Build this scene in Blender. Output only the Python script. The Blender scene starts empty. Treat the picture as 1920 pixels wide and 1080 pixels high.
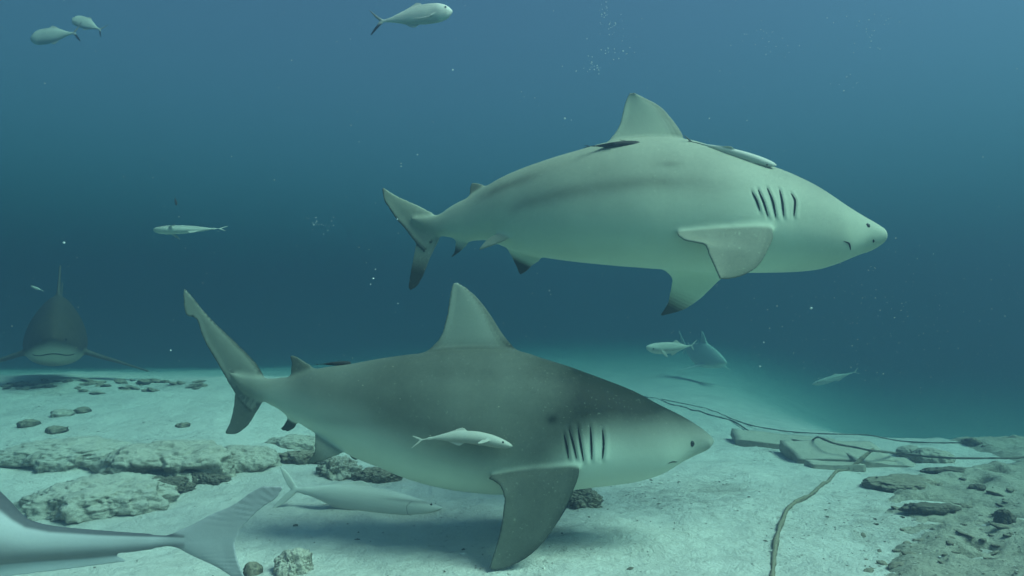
import bpy, bmesh, math, random
import numpy as np
from mathutils import Vector, Matrix, Euler, noise
from mathutils.bvhtree import BVHTree

S = bpy.context.scene
COLL = S.collection
R = math.radians

# ------------------------------------------------------------------ camera, sky, sun, exposure
F = 1251.0                      # focal length in photograph pixels (1920 wide)
CAM_Z, PITCH = 1.13, R(3.66)
SUN_DIR = Vector((.62, -.28, .82)).normalized()
cam = bpy.data.cameras.new('camera'); cam_ob = bpy.data.objects.new('camera', cam)
COLL.objects.link(cam_ob); S.camera = cam_ob
cam.sensor_width = 36; cam.lens = 36 * F / 1920; cam.clip_start = .05; cam.clip_end = 500
cam_ob.location = (0, 0, CAM_Z); cam_ob.rotation_euler = (R(90) + PITCH, 0, 0)
S.view_settings.view_transform = 'Standard'; S.view_settings.look = 'None'
S.view_settings.gamma = 1; S.view_settings.use_curve_mapping = False
S.view_settings.exposure = 1.20
world = bpy.data.worlds.new('World'); S.world = world; world.use_nodes = True
wn = world.node_tree.nodes; bg = wn['Background']
sky = wn.new('ShaderNodeTexSky'); sky.sky_type = 'NISHITA'; sky.sun_disc = False
sky.sun_elevation = math.asin(SUN_DIR.z); sky.sun_rotation = math.atan2(SUN_DIR.x, SUN_DIR.y)
world.node_tree.links.new(sky.outputs[0], bg.inputs[0]); bg.inputs[1].default_value = .074
sun = bpy.data.lights.new('sun', 'SUN'); sun.energy = 4.8; sun.angle = R(30); sun.color = (1, .96, .88)
sun_ob = bpy.data.objects.new('sun', sun); COLL.objects.link(sun_ob)
sun_ob.rotation_euler = SUN_DIR.to_track_quat('Z', 'Y').to_euler()
cy = S.cycles
cy.max_bounces = 8; cy.diffuse_bounces = 3; cy.volume_bounces = 4; cy.transparent_max_bounces = 8
cy.use_denoising = True; cy.caustics_reflective = False; cy.caustics_refractive = False

# water: sigma_t in 1/m for red, green, blue and how much of it scatters
SIG_T = (.176, .112, .121)
SIG_S = (.0150, .0212, .0322)
ANISO = .6
WATER_TOP = 6.0

# ------------------------------------------------------------------ small helpers
cP, sP = math.cos(PITCH), math.sin(PITCH)
def pix(px, py, Y):
    """point at world distance Y in front of the camera seen at photo pixel (px, py)"""
    u = (px - 960) / F; v = (540 - py) / F
    dy = cP - v * sP; dz = sP + v * cP
    t = Y / dy
    return Vector((u * t, Y, CAM_Z + dz * t))

def proj(p):
    x, y, z = p[0], p[1], p[2] - CAM_Z
    fw = y * cP + z * sP; up = -y * sP + z * cP
    return 960 + F * x / fw, 540 - F * up / fw

def sst(a, b, x):
    t = np.clip((x - a) / (b - a), 0, 1); return t * t * (3 - 2 * t)

def pchip(xk, yk, x):
    xk = np.asarray(xk, float); yk = np.asarray(yk, float); x = np.clip(np.asarray(x, float), xk[0], xk[-1])
    h = np.diff(xk); d = np.diff(yk) / h
    m = np.zeros_like(xk); m[0] = d[0]; m[-1] = d[-1]
    for i in range(1, len(xk) - 1):
        if d[i-1] * d[i] > 0:
            w1 = 2 * h[i] + h[i-1]; w2 = h[i] + 2 * h[i-1]
            m[i] = (w1 + w2) / (w1 / d[i-1] + w2 / d[i])
    k = np.clip(np.searchsorted(xk, x) - 1, 0, len(h) - 1)
    t = (x - xk[k]) / h[k]
    return ((1 + 2*t) * (1-t)**2 * yk[k] + t * (1-t)**2 * h[k] * m[k]
            + t*t * (3 - 2*t) * yk[k+1] + t*t * (t-1) * h[k] * m[k+1])

def curve(pts, us):
    p = np.asarray([tuple(q) for q in pts], float)
    s = np.concatenate([[0], np.cumsum(np.linalg.norm(np.diff(p, axis=0), axis=1))]); s /= s[-1]
    return np.stack([pchip(s, p[:, i], us) for i in range(p.shape[1])], 1)

def tag(o, label=None, cat=None, group=None, kind=None):
    if label: o['label'] = label
    if cat: o['category'] = cat
    if group: o['group'] = group
    if kind: o['kind'] = kind
    return o

def link_mesh(name, verts, faces, mat, parent=None, smooth=True):
    me = bpy.data.meshes.new(name); me.from_pydata([tuple(v) for v in verts], [], faces); me.update()
    if smooth: me.polygons.foreach_set('use_smooth', [True] * len(me.polygons))
    if mat: me.materials.append(mat)
    o = bpy.data.objects.new(name, me); COLL.objects.link(o)
    if parent: o.parent = parent
    return o

def empty(name, loc):
    o = bpy.data.objects.new(name, None); COLL.objects.link(o); o.location = loc
    o.empty_display_size = .1
    return o

def copy_tree(o, parent=None):
    c = o.copy(); COLL.objects.link(c); c.parent = parent
    for ch in list(o.children): copy_tree(ch, c)
    return c

def set_attr(me, name, vals):
    a = me.attributes.new(name, 'FLOAT', 'POINT'); a.data.foreach_set('value', np.asarray(vals, np.float32))

# ------------------------------------------------------------------ materials
def new_mat(name):
    m = bpy.data.materials.new(name); m.use_nodes = True
    nt = m.node_tree; return m, nt, nt.nodes, nt.links, nt.nodes['Principled BSDF']

def n_noise(nt, scale, detail=4, rough=.55, vec=None, dist=0):
    n = nt.nodes.new('ShaderNodeTexNoise'); n.inputs['Scale'].default_value = scale
    n.inputs['Detail'].default_value = detail; n.inputs['Roughness'].default_value = rough
    n.inputs['Distortion'].default_value = dist
    if vec is not None: nt.links.new(vec, n.inputs['Vector'])
    return n.outputs['Fac']

def n_range(nt, v, a, b, c=0, d=1):
    n = nt.nodes.new('ShaderNodeMapRange'); n.interpolation_type = 'SMOOTHSTEP'
    for i, x in zip(('From Min', 'From Max', 'To Min', 'To Max'), (a, b, c, d)): n.inputs[i].default_value = x
    nt.links.new(v, n.inputs['Value']); return n.outputs['Result']

def n_math(nt, op, a, b, clamp=False):
    n = nt.nodes.new('ShaderNodeMath'); n.operation = op; n.use_clamp = clamp
    for i, x in enumerate((a, b)):
        if isinstance(x, (int, float)): n.inputs[i].default_value = x
        else: nt.links.new(x, n.inputs[i])
    return n.outputs[0]

def n_mix(nt, f, a, b):
    n = nt.nodes.new('ShaderNodeMix'); n.data_type = 'RGBA'
    for k, x in ((0, f), (6, a), (7, b)):
        if isinstance(x, tuple): n.inputs[k].default_value = (*x, 1)
        elif isinstance(x, (int, float)): n.inputs[k].default_value = x
        else: nt.links.new(x, n.inputs[k])
    return n.outputs[2]

def n_bump(nt, h, bsdf, strength, dist):
    n = nt.nodes.new('ShaderNodeBump'); n.inputs['Strength'].default_value = strength
    n.inputs['Distance'].default_value = dist
    nt.links.new(h, n.inputs['Height']); nt.links.new(n.outputs[0], bsdf.inputs['Normal'])

def n_attr(nt, name):
    n = nt.nodes.new('ShaderNodeAttribute'); n.attribute_name = name; return n.outputs['Fac']

def n_obj(nt):
    return nt.nodes.new('ShaderNodeTexCoord').outputs['Object']

def plain_mat(name, c, rough=.6, spec=.3):
    m, nt, n, l, b = new_mat(name)
    b.inputs['Base Color'].default_value = (*c, 1); b.inputs['Roughness'].default_value = rough
    b.inputs['Specular IOR Level'].default_value = spec
    return m

def skin_mat(name, pale, dark, mottle=.12, rough=.62, scale=14, speck=.0):
    """skin: 'pigment' runs from pale belly (0) to dark back (1)"""
    m, nt, n, l, b = new_mat(name)
    oc = n_obj(nt)
    big = n_noise(nt, scale * .35, 5, .6, oc); fine = n_noise(nt, scale * 4, 4, .6, oc)
    p = n_attr(nt, 'pigment')
    var = n_math(nt, 'ADD', n_math(nt, 'MULTIPLY', n_math(nt, 'SUBTRACT', big, .5), mottle * 2.2),
                 n_math(nt, 'MULTIPLY', n_math(nt, 'SUBTRACT', fine, .5), mottle))
    f = n_math(nt, 'ADD', p, var, True)
    col = n_mix(nt, f, pale, dark)
    if speck:
        sp = n_noise(nt, scale * 5.5, 1, .4, oc)
        col = n_mix(nt, n_range(nt, sp, .69, .75, 0, speck), col, tuple(min(1, c * 1.25) for c in pale))
        sp2 = n_noise(nt, scale * 3.1, 2, .5, oc, .4)
        col = n_mix(nt, n_range(nt, sp2, .70, .77, 0, speck), col, tuple(c * .45 for c in dark))
    l.new(col, b.inputs['Base Color'])
    b.inputs['Roughness'].default_value = rough; b.inputs['Specular IOR Level'].default_value = .10
    n_bump(nt, n_math(nt, 'ADD', n_math(nt, 'ADD', fine, n_math(nt, 'MULTIPLY', big, 5.0)), n_noise(nt, scale * 14, 3, .6, oc)), b, .12, .004)
    return m

def rock_mat(name, pale, dark, lo=.40, hi=.62, scale=5.0, bump=.6):
    m, nt, n, l, b = new_mat(name)
    oc = n_obj(nt)
    big = n_noise(nt, scale, 8, .66, oc, .3); fine = n_noise(nt, scale * 6, 6, .7, oc)
    geo = nt.nodes.new('ShaderNodeNewGeometry')
    sep = nt.nodes.new('ShaderNodeSeparateXYZ'); l.new(geo.outputs['Normal'], sep.inputs[0])
    # sand settles on upward faces
    dust = n_range(nt, n_math(nt, 'ADD', sep.outputs['Z'], n_math(nt, 'MULTIPLY', n_math(nt, 'SUBTRACT', fine, .5), 1.1)), .35, 1.05)
    f = n_range(nt, n_math(nt, 'ADD', n_math(nt, 'MULTIPLY', big, .72), n_math(nt, 'MULTIPLY', fine, .28)), lo, hi)
    c1 = n_mix(nt, f, dark, pale)
    c2 = n_mix(nt, n_math(nt, 'MULTIPLY', dust, .78), c1, tuple(x * 1.12 for x in pale))
    sp = n_range(nt, n_noise(nt, scale * 11, 3, .6, oc, .5), .60, .70, 0, .6)
    c3 = n_mix(nt, sp, c2, tuple(x * .6 for x in dark))
    l.new(c3, b.inputs['Base Color']); b.inputs['Roughness'].default_value = .95
    b.inputs['Specular IOR Level'].default_value = .1
    n_bump(nt, n_math(nt, 'ADD', n_math(nt, 'MULTIPLY', big, 1.5), fine), b, bump, .03)
    return m

SAND = (.80, .78, .71)
def sand_mat():
    m, nt, n, l, b = new_mat('white_sand')
    oc = n_obj(nt)
    g = n_attr(nt, 'grit')
    n1 = n_noise(nt, 1.6, 6, .62, oc); n2 = n_noise(nt, 9, 7, .7, oc, .4); n3 = n_noise(nt, 60, 4, .7, oc)
    base = n_mix(nt, n_range(nt, n1, .35, .7), SAND, tuple(c * .84 for c in SAND))
    # dark algae film and shell grit where 'grit' is high
    t = n_math(nt, 'ADD', n_math(nt, 'MULTIPLY', g, .42), n_math(nt, 'MULTIPLY', n2, .6))
    film = n_range(nt, t, .46, .78, 0, .72)
    c = n_mix(nt, film, base, (.20, .185, .14))
    sp = n_math(nt, 'MULTIPLY', n_range(nt, n_noise(nt, 34, 3, .65, oc, .6), .60, .68), n_math(nt, 'ADD', n_range(nt, n2, .45, .65, .05, .5), n_math(nt, 'MULTIPLY', g, .8), True))
    c = n_mix(nt, sp, c, (.13, .12, .09))
    c = n_mix(nt, n_range(nt, n3, .3, .75, 0, .22), c, (.42, .38, .30))
    l.new(c, b.inputs['Base Color']); b.inputs['Roughness'].default_value = 1
    b.inputs['Specular IOR Level'].default_value = .05
    n_bump(nt, n_math(nt, 'ADD', n_math(nt, 'MULTIPLY', n2, 1.6), n_math(nt, 'MULTIPLY', n3, .35)), b, .8, .04)
    return m

M_SAND = sand_mat()
M_ROCK = rock_mat('crusted_limestone', (.52, .49, .41), (.18, .168, .132), .38, .60, 5, .7)
M_CRUST = rock_mat('pale_crust', (.54, .515, .44), (.28, .265, .215), .36, .6, 7, .7)
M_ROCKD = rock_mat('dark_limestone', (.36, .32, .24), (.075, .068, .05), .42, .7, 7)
M_HOLLOW_SHADE = rock_mat('hollow_shade', (.20, .18, .14), (.055, .05, .04), .4, .7, 9, .6)  # shade tone for the lumps added in hollows
M_LEDGE = rock_mat('pitted_ledge', (.48, .45, .36), (.14, .13, .095), .42, .62, 4.5, 1.0)
M_SLAB = rock_mat('worn_slab', (.46, .43, .35), (.22, .205, .16), .3, .7, 4, .3)
M_DARK = plain_mat('slit_dark', (.012, .012, .011), .7, .1)
M_EYE = plain_mat('eye_black', (.01, .01, .01), .15, .6)
M_SHARK_LOW = skin_mat('bull_shark_olive', (.56, .63, .52), (.016, .024, .017), .065, .6, 14, .11)
M_SHARK_UP = skin_mat('bull_shark_pale', (.74, .80, .62), (.05, .058, .040), .09, .6, 12, .16)
M_SHARK_FAR = skin_mat('bull_shark_grey', (.46, .46, .37), (.054, .048, .033), .08, .7, 12)
M_REMORA = skin_mat('remora_pale', (.54, .55, .48), (.20, .20, .17), .12, .5, 40)
M_REMORA_D = skin_mat('remora_dark', (.10, .10, .09), (.02, .02, .018), .12, .5, 40)
M_JACK = skin_mat('jack_silver', (.62, .63, .56), (.03, .032, .03), .07, .4, 40)
M_COBIA = skin_mat('silver_grey_fish', (.49, .53, .53), (.05, .055, .066), .06, .55, 22)
M_WHITE = skin_mat('white_fish', (.74, .74, .68), (.22, .22, .20), .05, .5, 30)
M_GHOST = skin_mat('haze_whitened_shark', (.85, .85, .78), (.70, .70, .64), .05, .7, 12)  # haze over the distant shark put into a whitened skin

# ------------------------------------------------------------------ seabed
rng = random.Random(7)
def fbm(x, y, z=0., o=5): return noise.fractal(Vector((x, y, z)), 1.0, 2.0, o)
def s1(a, b, x):
    t = min(1, max(0, (x - a) / (b - a))); return t * t * (3 - 2 * t)
def H0(x, y):
    a = x / max(y, 3.)
    left = s1(.10, -.46, a)
    crest = 8.7 + .25 * fbm(x * .5, 3.1)
    h = left * .105 * min(max(0, y - 3.8), crest - 3.8)
    if y > crest: h -= left * min(.05 * (y - crest), 1.3)
    right = s1(.24, .58, a)
    rc = 7.3 - .25 * max(0, x - 3.6)
    if y > rc: h -= right * min(.17 * (y - rc), 1.5)
    h += (1 - right) * (1 - left) * .013 * max(0, y - 8)
    return h
def H(x, y):
    d = min(1, max(.25, y / 4))
    return (H0(x, y) + .035 * fbm(x * .8, y * .8, 1.3) + .024 * fbm(x * 2.6, y * 2.6, 5.0, 5))

def floor_at(px, py, lift=0.):
    """where the sight line through a photo pixel meets the seabed"""
    o = Vector((0, 0, CAM_Z)); d = pix(px, py, 1.) - o
    Y = 1.
    while Y < 40:
        p = o + d * Y
        if p.z <= H(p.x, p.y) + lift: break
        Y += .02
    return o + d * Y

# dark growth on the sand: (photo pixel centre, radii in metres, strength)
GRIT = []
for px, py, rx, ry, k in ((1240, 930, .7, .7, .75), (1340, 915, .45, .4, .8), (1150, 930, .3, .25, .5), (150, 850, .9, .7, .7), (60, 850, .5, .8, .6),
                          (330, 870, .8, .4, .6), (1460, 850, .5, .4, .65), (1370, 835, .35, .3, .6), (1560, 1000, .6, .5, .5),
                          (1720, 980, .9, .9, .75), (1850, 1040, .9, .8, .8), (1380, 1030, .12, .35, .55), (300, 790, .5, .4, .4),
                          (100, 735, 1.2, .5, .7), (300, 725, 1.4, .5, .7), (570, 885, .3, .2, .4), (1700, 855, 1.2, .5, .55), (1650, 1060, .5, .3, .4),
                          (750, 745, 2.0, 1.2, .4)):
    p = floor_at(px, py); GRIT.append((p.x, p.y, rx, ry, k))

def build_seabed():
    xs = [0.]
    s = .035
    while xs[-1] < 48: xs.append(xs[-1] + (s if xs[-1] < 6.5 else s * (1 + (xs[-1] - 6.5) * .8)))
    xs = [-x for x in xs[:0:-1]] + xs
    ys = [2.2]
    while ys[-1] < 66: ys.append(ys[-1] + .03 * max(1, (ys[-1] / 4.5) ** 1.7))
    back = [2.2]
    while back[-1] > -7: back.append(back[-1] - .08 * (1 + (2.2 - back[-1])))
    ys = back[:0:-1] + ys
    V = []; G = []
    for y in ys:
        for x in xs:
            V.append((x, y, H(x, y)))
            g = 0
            for (gx, gy, rx, ry, k) in GRIT:
                dd = ((x - gx) / rx) ** 2 + ((y - gy) / ry) ** 2
                if dd < 5: g = max(g, k * math.exp(-dd))
            G.append(g)
    nx = len(xs)
    Fc = [(j * nx + i, j * nx + i + 1, (j + 1) * nx + i + 1, (j + 1) * nx + i) for j in range(len(ys) - 1) for i in range(nx - 1)]
    o = link_mesh('seabed', V, Fc, M_SAND); set_attr(o.data, 'grit', G)
    tag(o, 'white sand seabed with grey algae patches', kind='structure')
build_seabed()

# ------------------------------------------------------------------ lofted animals
class Beast:
    """collects a trunk and fins, then fuses them into ONE continuous skin"""
    def __init__(s): s.v = []; s.f = []; s.fs = []; s.fin_info = []; s.body_n = None
    def add(s, V, Fc):
        n = len(s.v); s.v += [Vector(p) for p in V]; s.f += [tuple(i + n for i in f) for f in Fc]
    def trunk(s, centers, ups, hs, ws, n=40, expo=1.0, sides=None, pear=.0):
        V = []; Fc = []
        for k, (c, up, h, w) in enumerate(zip(centers, ups, hs, ws)):
            sd = Vector((0, 1, 0)) if sides is None else sides[k]
            for j in range(n):
                a = 2 * math.pi * j / n; ca, sa = math.cos(a), math.sin(a)
                V.append(c + up * (h * math.copysign(abs(sa) ** expo, sa)) + sd * (w * (1 - pear * sa) * math.copysign(abs(ca) ** expo, ca)))
        for k in range(len(centers) - 1):
            for j in range(n): Fc.append((k*n+j, k*n+(j+1) % n, (k+1)*n+(j+1) % n, (k+1)*n+j))
        Fc.append(tuple(range(n))[::-1]); Fc.append(tuple((len(centers)-1)*n + j for j in range(n)))
        s.bv = [Vector(p) for p in V]; s.bf = Fc
        s.add(V, Fc)
    def fin(s, L, T, th, tmin, name, nu=26, nv=18, root=.12, inward=None):
        """L, T: 3-D leading and trailing edge points from root to tip"""
        us = np.linspace(0, 1, nu)
        Lc = curve(L, us); Tc = curve(T, us)
        if root and inward is not None:
            iv = np.array(inward) * root
            Lc = np.vstack([Lc[0] + iv, Lc]); Tc = np.vstack([Tc[0] + (Lc[1] - Tc[0]) * .45 + iv * .8, Tc]); us = np.concatenate([[0], us])
        elif root:
            Lc = np.vstack([Lc[0] - (Lc[2] - Lc[0]) / max(1e-6, np.linalg.norm(Lc[2]-Lc[0])) * root, Lc])
            Tc = np.vstack([Tc[0] + (Lc[1] - Tc[0]) * .25 - (Lc[3] - Lc[1]) / max(1e-6, np.linalg.norm(Lc[3]-Lc[1])) * root * .6, Tc])
            us = np.concatenate([[0], us])
        vs = np.linspace(0, 1, nv)
        P = Lc[:, None, :] * (1 - vs)[None, :, None] + Tc[:, None, :] * vs[None, :, None]
        du = np.gradient(P, axis=0); dv = np.gradient(P, axis=1)
        N = np.cross(du, dv); N /= np.maximum(np.linalg.norm(N, axis=2, keepdims=True), 1e-9)
        Nm = N[3:-3].mean((0, 1)); Nm /= np.linalg.norm(Nm)
        N = np.where((N @ Nm)[..., None] < .3, Nm, N)
        a = 5 * (.2969*np.sqrt(vs) - .126*vs - .3516*vs**2 + .2843*vs**3 - .1036*vs**4) / .5
        half = np.maximum(tmin, th * (1 - .82 * us)[:, None] * a[None, :])
        A = P + N * half[..., None]; B = P - N * half[..., None]
        m = P.shape[0]
        V = [Vector(p) for p in A.reshape(-1, 3)] + [Vector(p) for p in B.reshape(-1, 3)]
        o = m * nv; Fc = []
        for i in range(m - 1):
            for j in range(nv - 1):
                q = (i*nv+j, i*nv+j+1, (i+1)*nv+j+1, (i+1)*nv+j)
                Fc.append(q); Fc.append(tuple(o + x for x in q[::-1]))
        for i in range(m - 1):
            for j in (0, nv - 1):
                q = (i*nv+j, (i+1)*nv+j, o+(i+1)*nv+j, o+i*nv+j); Fc.append(q if j == 0 else q[::-1])
        for j in range(nv - 1):
            for i in (0, m - 1):
                q = (i*nv+j, o+i*nv+j, o+i*nv+j+1, i*nv+j+1); Fc.append(q if i == 0 else q[::-1])
        s.add(V, Fc)
        fi = []
        for i in range(m):
            for j in range(nv): fi.append((Vector(P[i, j]), us[i], vs[j]))
        s.fin_info.append((name, fi))
    def fuse(s, name, voxel, mat, parent, smooth_it=5, pig=None):
        me = bpy.data.meshes.new('tmp'); me.from_pydata([tuple(v) for v in s.v], [], s.f); me.update()
        bm = bmesh.new(); bm.from_mesh(me); bmesh.ops.recalc_face_normals(bm, faces=bm.faces); bm.to_mesh(me); bm.free()
        o = bpy.data.objects.new('tmp', me); COLL.objects.link(o)
        r = o.modifiers.new('r', 'REMESH'); r.mode = 'VOXEL'; r.voxel_size = voxel; r.adaptivity = 0
        q = o.modifiers.new('s', 'SMOOTH'); q.factor = .5; q.iterations = smooth_it
        dg = bpy.context.evaluated_depsgraph_get()
        new = bpy.data.meshes.new_from_object(o.evaluated_get(dg))
        bpy.data.objects.remove(o); bpy.data.meshes.remove(me)
        # keep only the biggest connected piece
        bm = bmesh.new(); bm.from_mesh(new); bm.verts.ensure_lookup_table()
        seen = set(); comps = []
        for v0 in bm.verts:
            if v0.index in seen: continue
            st = [v0]; seen.add(v0.index); comp = []
            while st:
                v = st.pop(); comp.append(v)
                for e in v.link_edges:
                    w = e.other_vert(v)
                    if w.index not in seen: seen.add(w.index); st.append(w)
            comps.append(comp)
        comps.sort(key=len)
        if len(comps) > 1:
            print('fuse', name, [len(c) for c in comps])
            bmesh.ops.delete(bm, geom=[v for c in comps[:-1] for v in c], context='VERTS')
        bm.to_mesh(new); bm.free()
        new.name = name; new.materials.clear(); new.materials.append(mat)
        new.polygons.foreach_set('use_smooth', [True] * len(new.polygons))
        # put the skin back on the smooth drawn surface wherever it lies close to it
        src = BVHTree.FromPolygons(s.v, s.f)
        n = len(new.vertices); co = np.empty(n * 3); new.vertices.foreach_get('co', co); co = co.reshape(-1, 3)
        ed = np.empty(len(new.edges) * 2, int); new.edges.foreach_get('vertices', ed); ed = ed.reshape(-1, 2)
        for i in range(n):
            h, _, _, d = src.find_nearest(Vector(co[i]))
            if d < voxel * 1.1:
                f = 1 - s1(voxel * .6, voxel * 1.1, d); co[i] = co[i] * (1 - f) + np.array(h) * f
        deg = np.bincount(ed.ravel(), minlength=n)[:, None]
        for _ in range(2):
            acc = np.zeros_like(co); np.add.at(acc, ed[:, 0], co[ed[:, 1]]); np.add.at(acc, ed[:, 1], co[ed[:, 0]])
            co = co * .5 + acc / deg * .5
        if s.fin_info:
            from mathutils.kdtree import KDTree as KT
            fp = [p for _, fi in s.fin_info for (p, u, v) in fi]
            kt = KT(len(fp))
            for i, p in enumerate(fp): kt.insert(p, i)
            kt.balance(); bb = BVHTree.FromPolygons(s.bv, s.bf); jw = np.zeros(n)
            for i in range(n):
                c = Vector(co[i]); db = bb.find_nearest(c)[3]
                if db is not None and db < voxel * 5:
                    df = kt.find(c)[2]
                    if df < voxel * 7: jw[i] = s1(voxel * 5, voxel * 1.5, db) * s1(voxel * 7, voxel * 2.5, df)
            jw = (jw * .6)[:, None]
            for _ in range(28):
                acc = np.zeros_like(co); np.add.at(acc, ed[:, 0], co[ed[:, 1]]); np.add.at(acc, ed[:, 1], co[ed[:, 0]])
                co = co * (1 - jw) + acc / deg * jw
        new.vertices.foreach_set('co', co.ravel()); new.update()
        # pigment
        body = BVHTree.FromPolygons(s.bv, s.bf)
        from mathutils.kdtree import KDTree
        allf = [(nm, p, u, v) for nm, fi in s.fin_info for (p, u, v) in fi]
        kd = KDTree(max(1, len(allf)))
        for i, (_, p, _, _) in enumerate(allf): kd.insert(p, i)
        kd.balance()
        P = []
        for vt in new.vertices:
            c = vt.co
            w = 0; pf = 0
            if allf:
                _, _, _, db = body.find_nearest(c)
                w = s1(voxel * .5, voxel * 3.2, db if db is not None else 0)
            pb = pig(c, None, 0, 0)
            if w > 0:
                _, i, _ = kd.find(c); nm, _, u, v = allf[i]
                pf = pig(c, nm, u, v)
            P.append(pb * (1 - w) + pf * w)
        set_attr(new, 'pigment', P)
        ob = bpy.data.objects.new(name, new); COLL.objects.link(ob); ob.parent = parent
        return ob

def tube(name, pts, radii, mat, parent=None, n=8, per=None):
    pts = [Vector(p) for p in pts]
    V = []; Fc = []
    up = Vector((0, 0, 1))
    for i, p in enumerate(pts):
        t = (pts[min(i+1, len(pts)-1)] - pts[max(i-1, 0)]).normalized()
        a = t.cross(up)
        if a.length < .05: a = t.cross(Vector((1, 0, 0)))
        a.normalize(); b = a.cross(t)
        r = radii[i] if hasattr(radii, '__len__') else radii
        for j in range(n):
            g = 2*math.pi*j/n; V.append(p + a*(r*math.cos(g)) + b*(r*math.sin(g)))
    for i in range(len(pts)-1):
        for j in range(n): Fc.append((i*n+j, i*n+(j+1) % n, (i+1)*n+(j+1) % n, (i+1)*n+j))
    Fc.append(tuple(range(n))[::-1]); Fc.append(tuple((len(pts)-1)*n+j for j in range(n)))
    return link_mesh(name, V, Fc, mat, parent)

def ball(name, loc, r, mat, parent=None, scale=(1, 1, 1), sub=3):
    bm = bmesh.new(); bmesh.ops.create_icosphere(bm, subdivisions=sub, radius=1)
    for v in bm.verts: v.co = Vector((v.co.x*r*scale[0], v.co.y*r*scale[1], v.co.z*r*scale[2])) + Vector(loc)
    me = bpy.data.meshes.new(name); bm.to_mesh(me); bm.free()
    me.polygons.foreach_set('use_smooth', [True]*len(me.polygons)); me.materials.append(mat)
    o = bpy.data.objects.new(name, me); COLL.objects.link(o)
    if parent: o.parent = parent
    return o

def interp2(pts, x):
    return float(np.interp(x, [p[0] for p in pts], [p[1] for p in pts]))

def seam(body, root, pts_px, r, mat, name, Y, sink=.0):
    """a dark slit that follows the skin: the drawn line is dropped on to the body surface"""
    me = body.data
    bv = BVHTree.FromPolygons([v.co for v in me.vertices], [tuple(p.vertices) for p in me.polygons])
    pc = curve(pts_px, np.linspace(0, 1, 14)); out = []
    o = Vector((0, 0, CAM_Z)) - root.location
    for a in pc:
        d = (pix(a[0], a[1], Y) - root.location - o).normalized()
        hit, nrm, _, _ = bv.ray_cast(o, d)
        if hit: out.append(hit - nrm * sink)
    if len(out) < 3: return None
    k = len(out)
    return tube(name, out, [r * (.25 + .75 * math.sin(math.pi * (i + .3) / (k - .4))) for i in range(k)], mat, root, 8)

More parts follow.
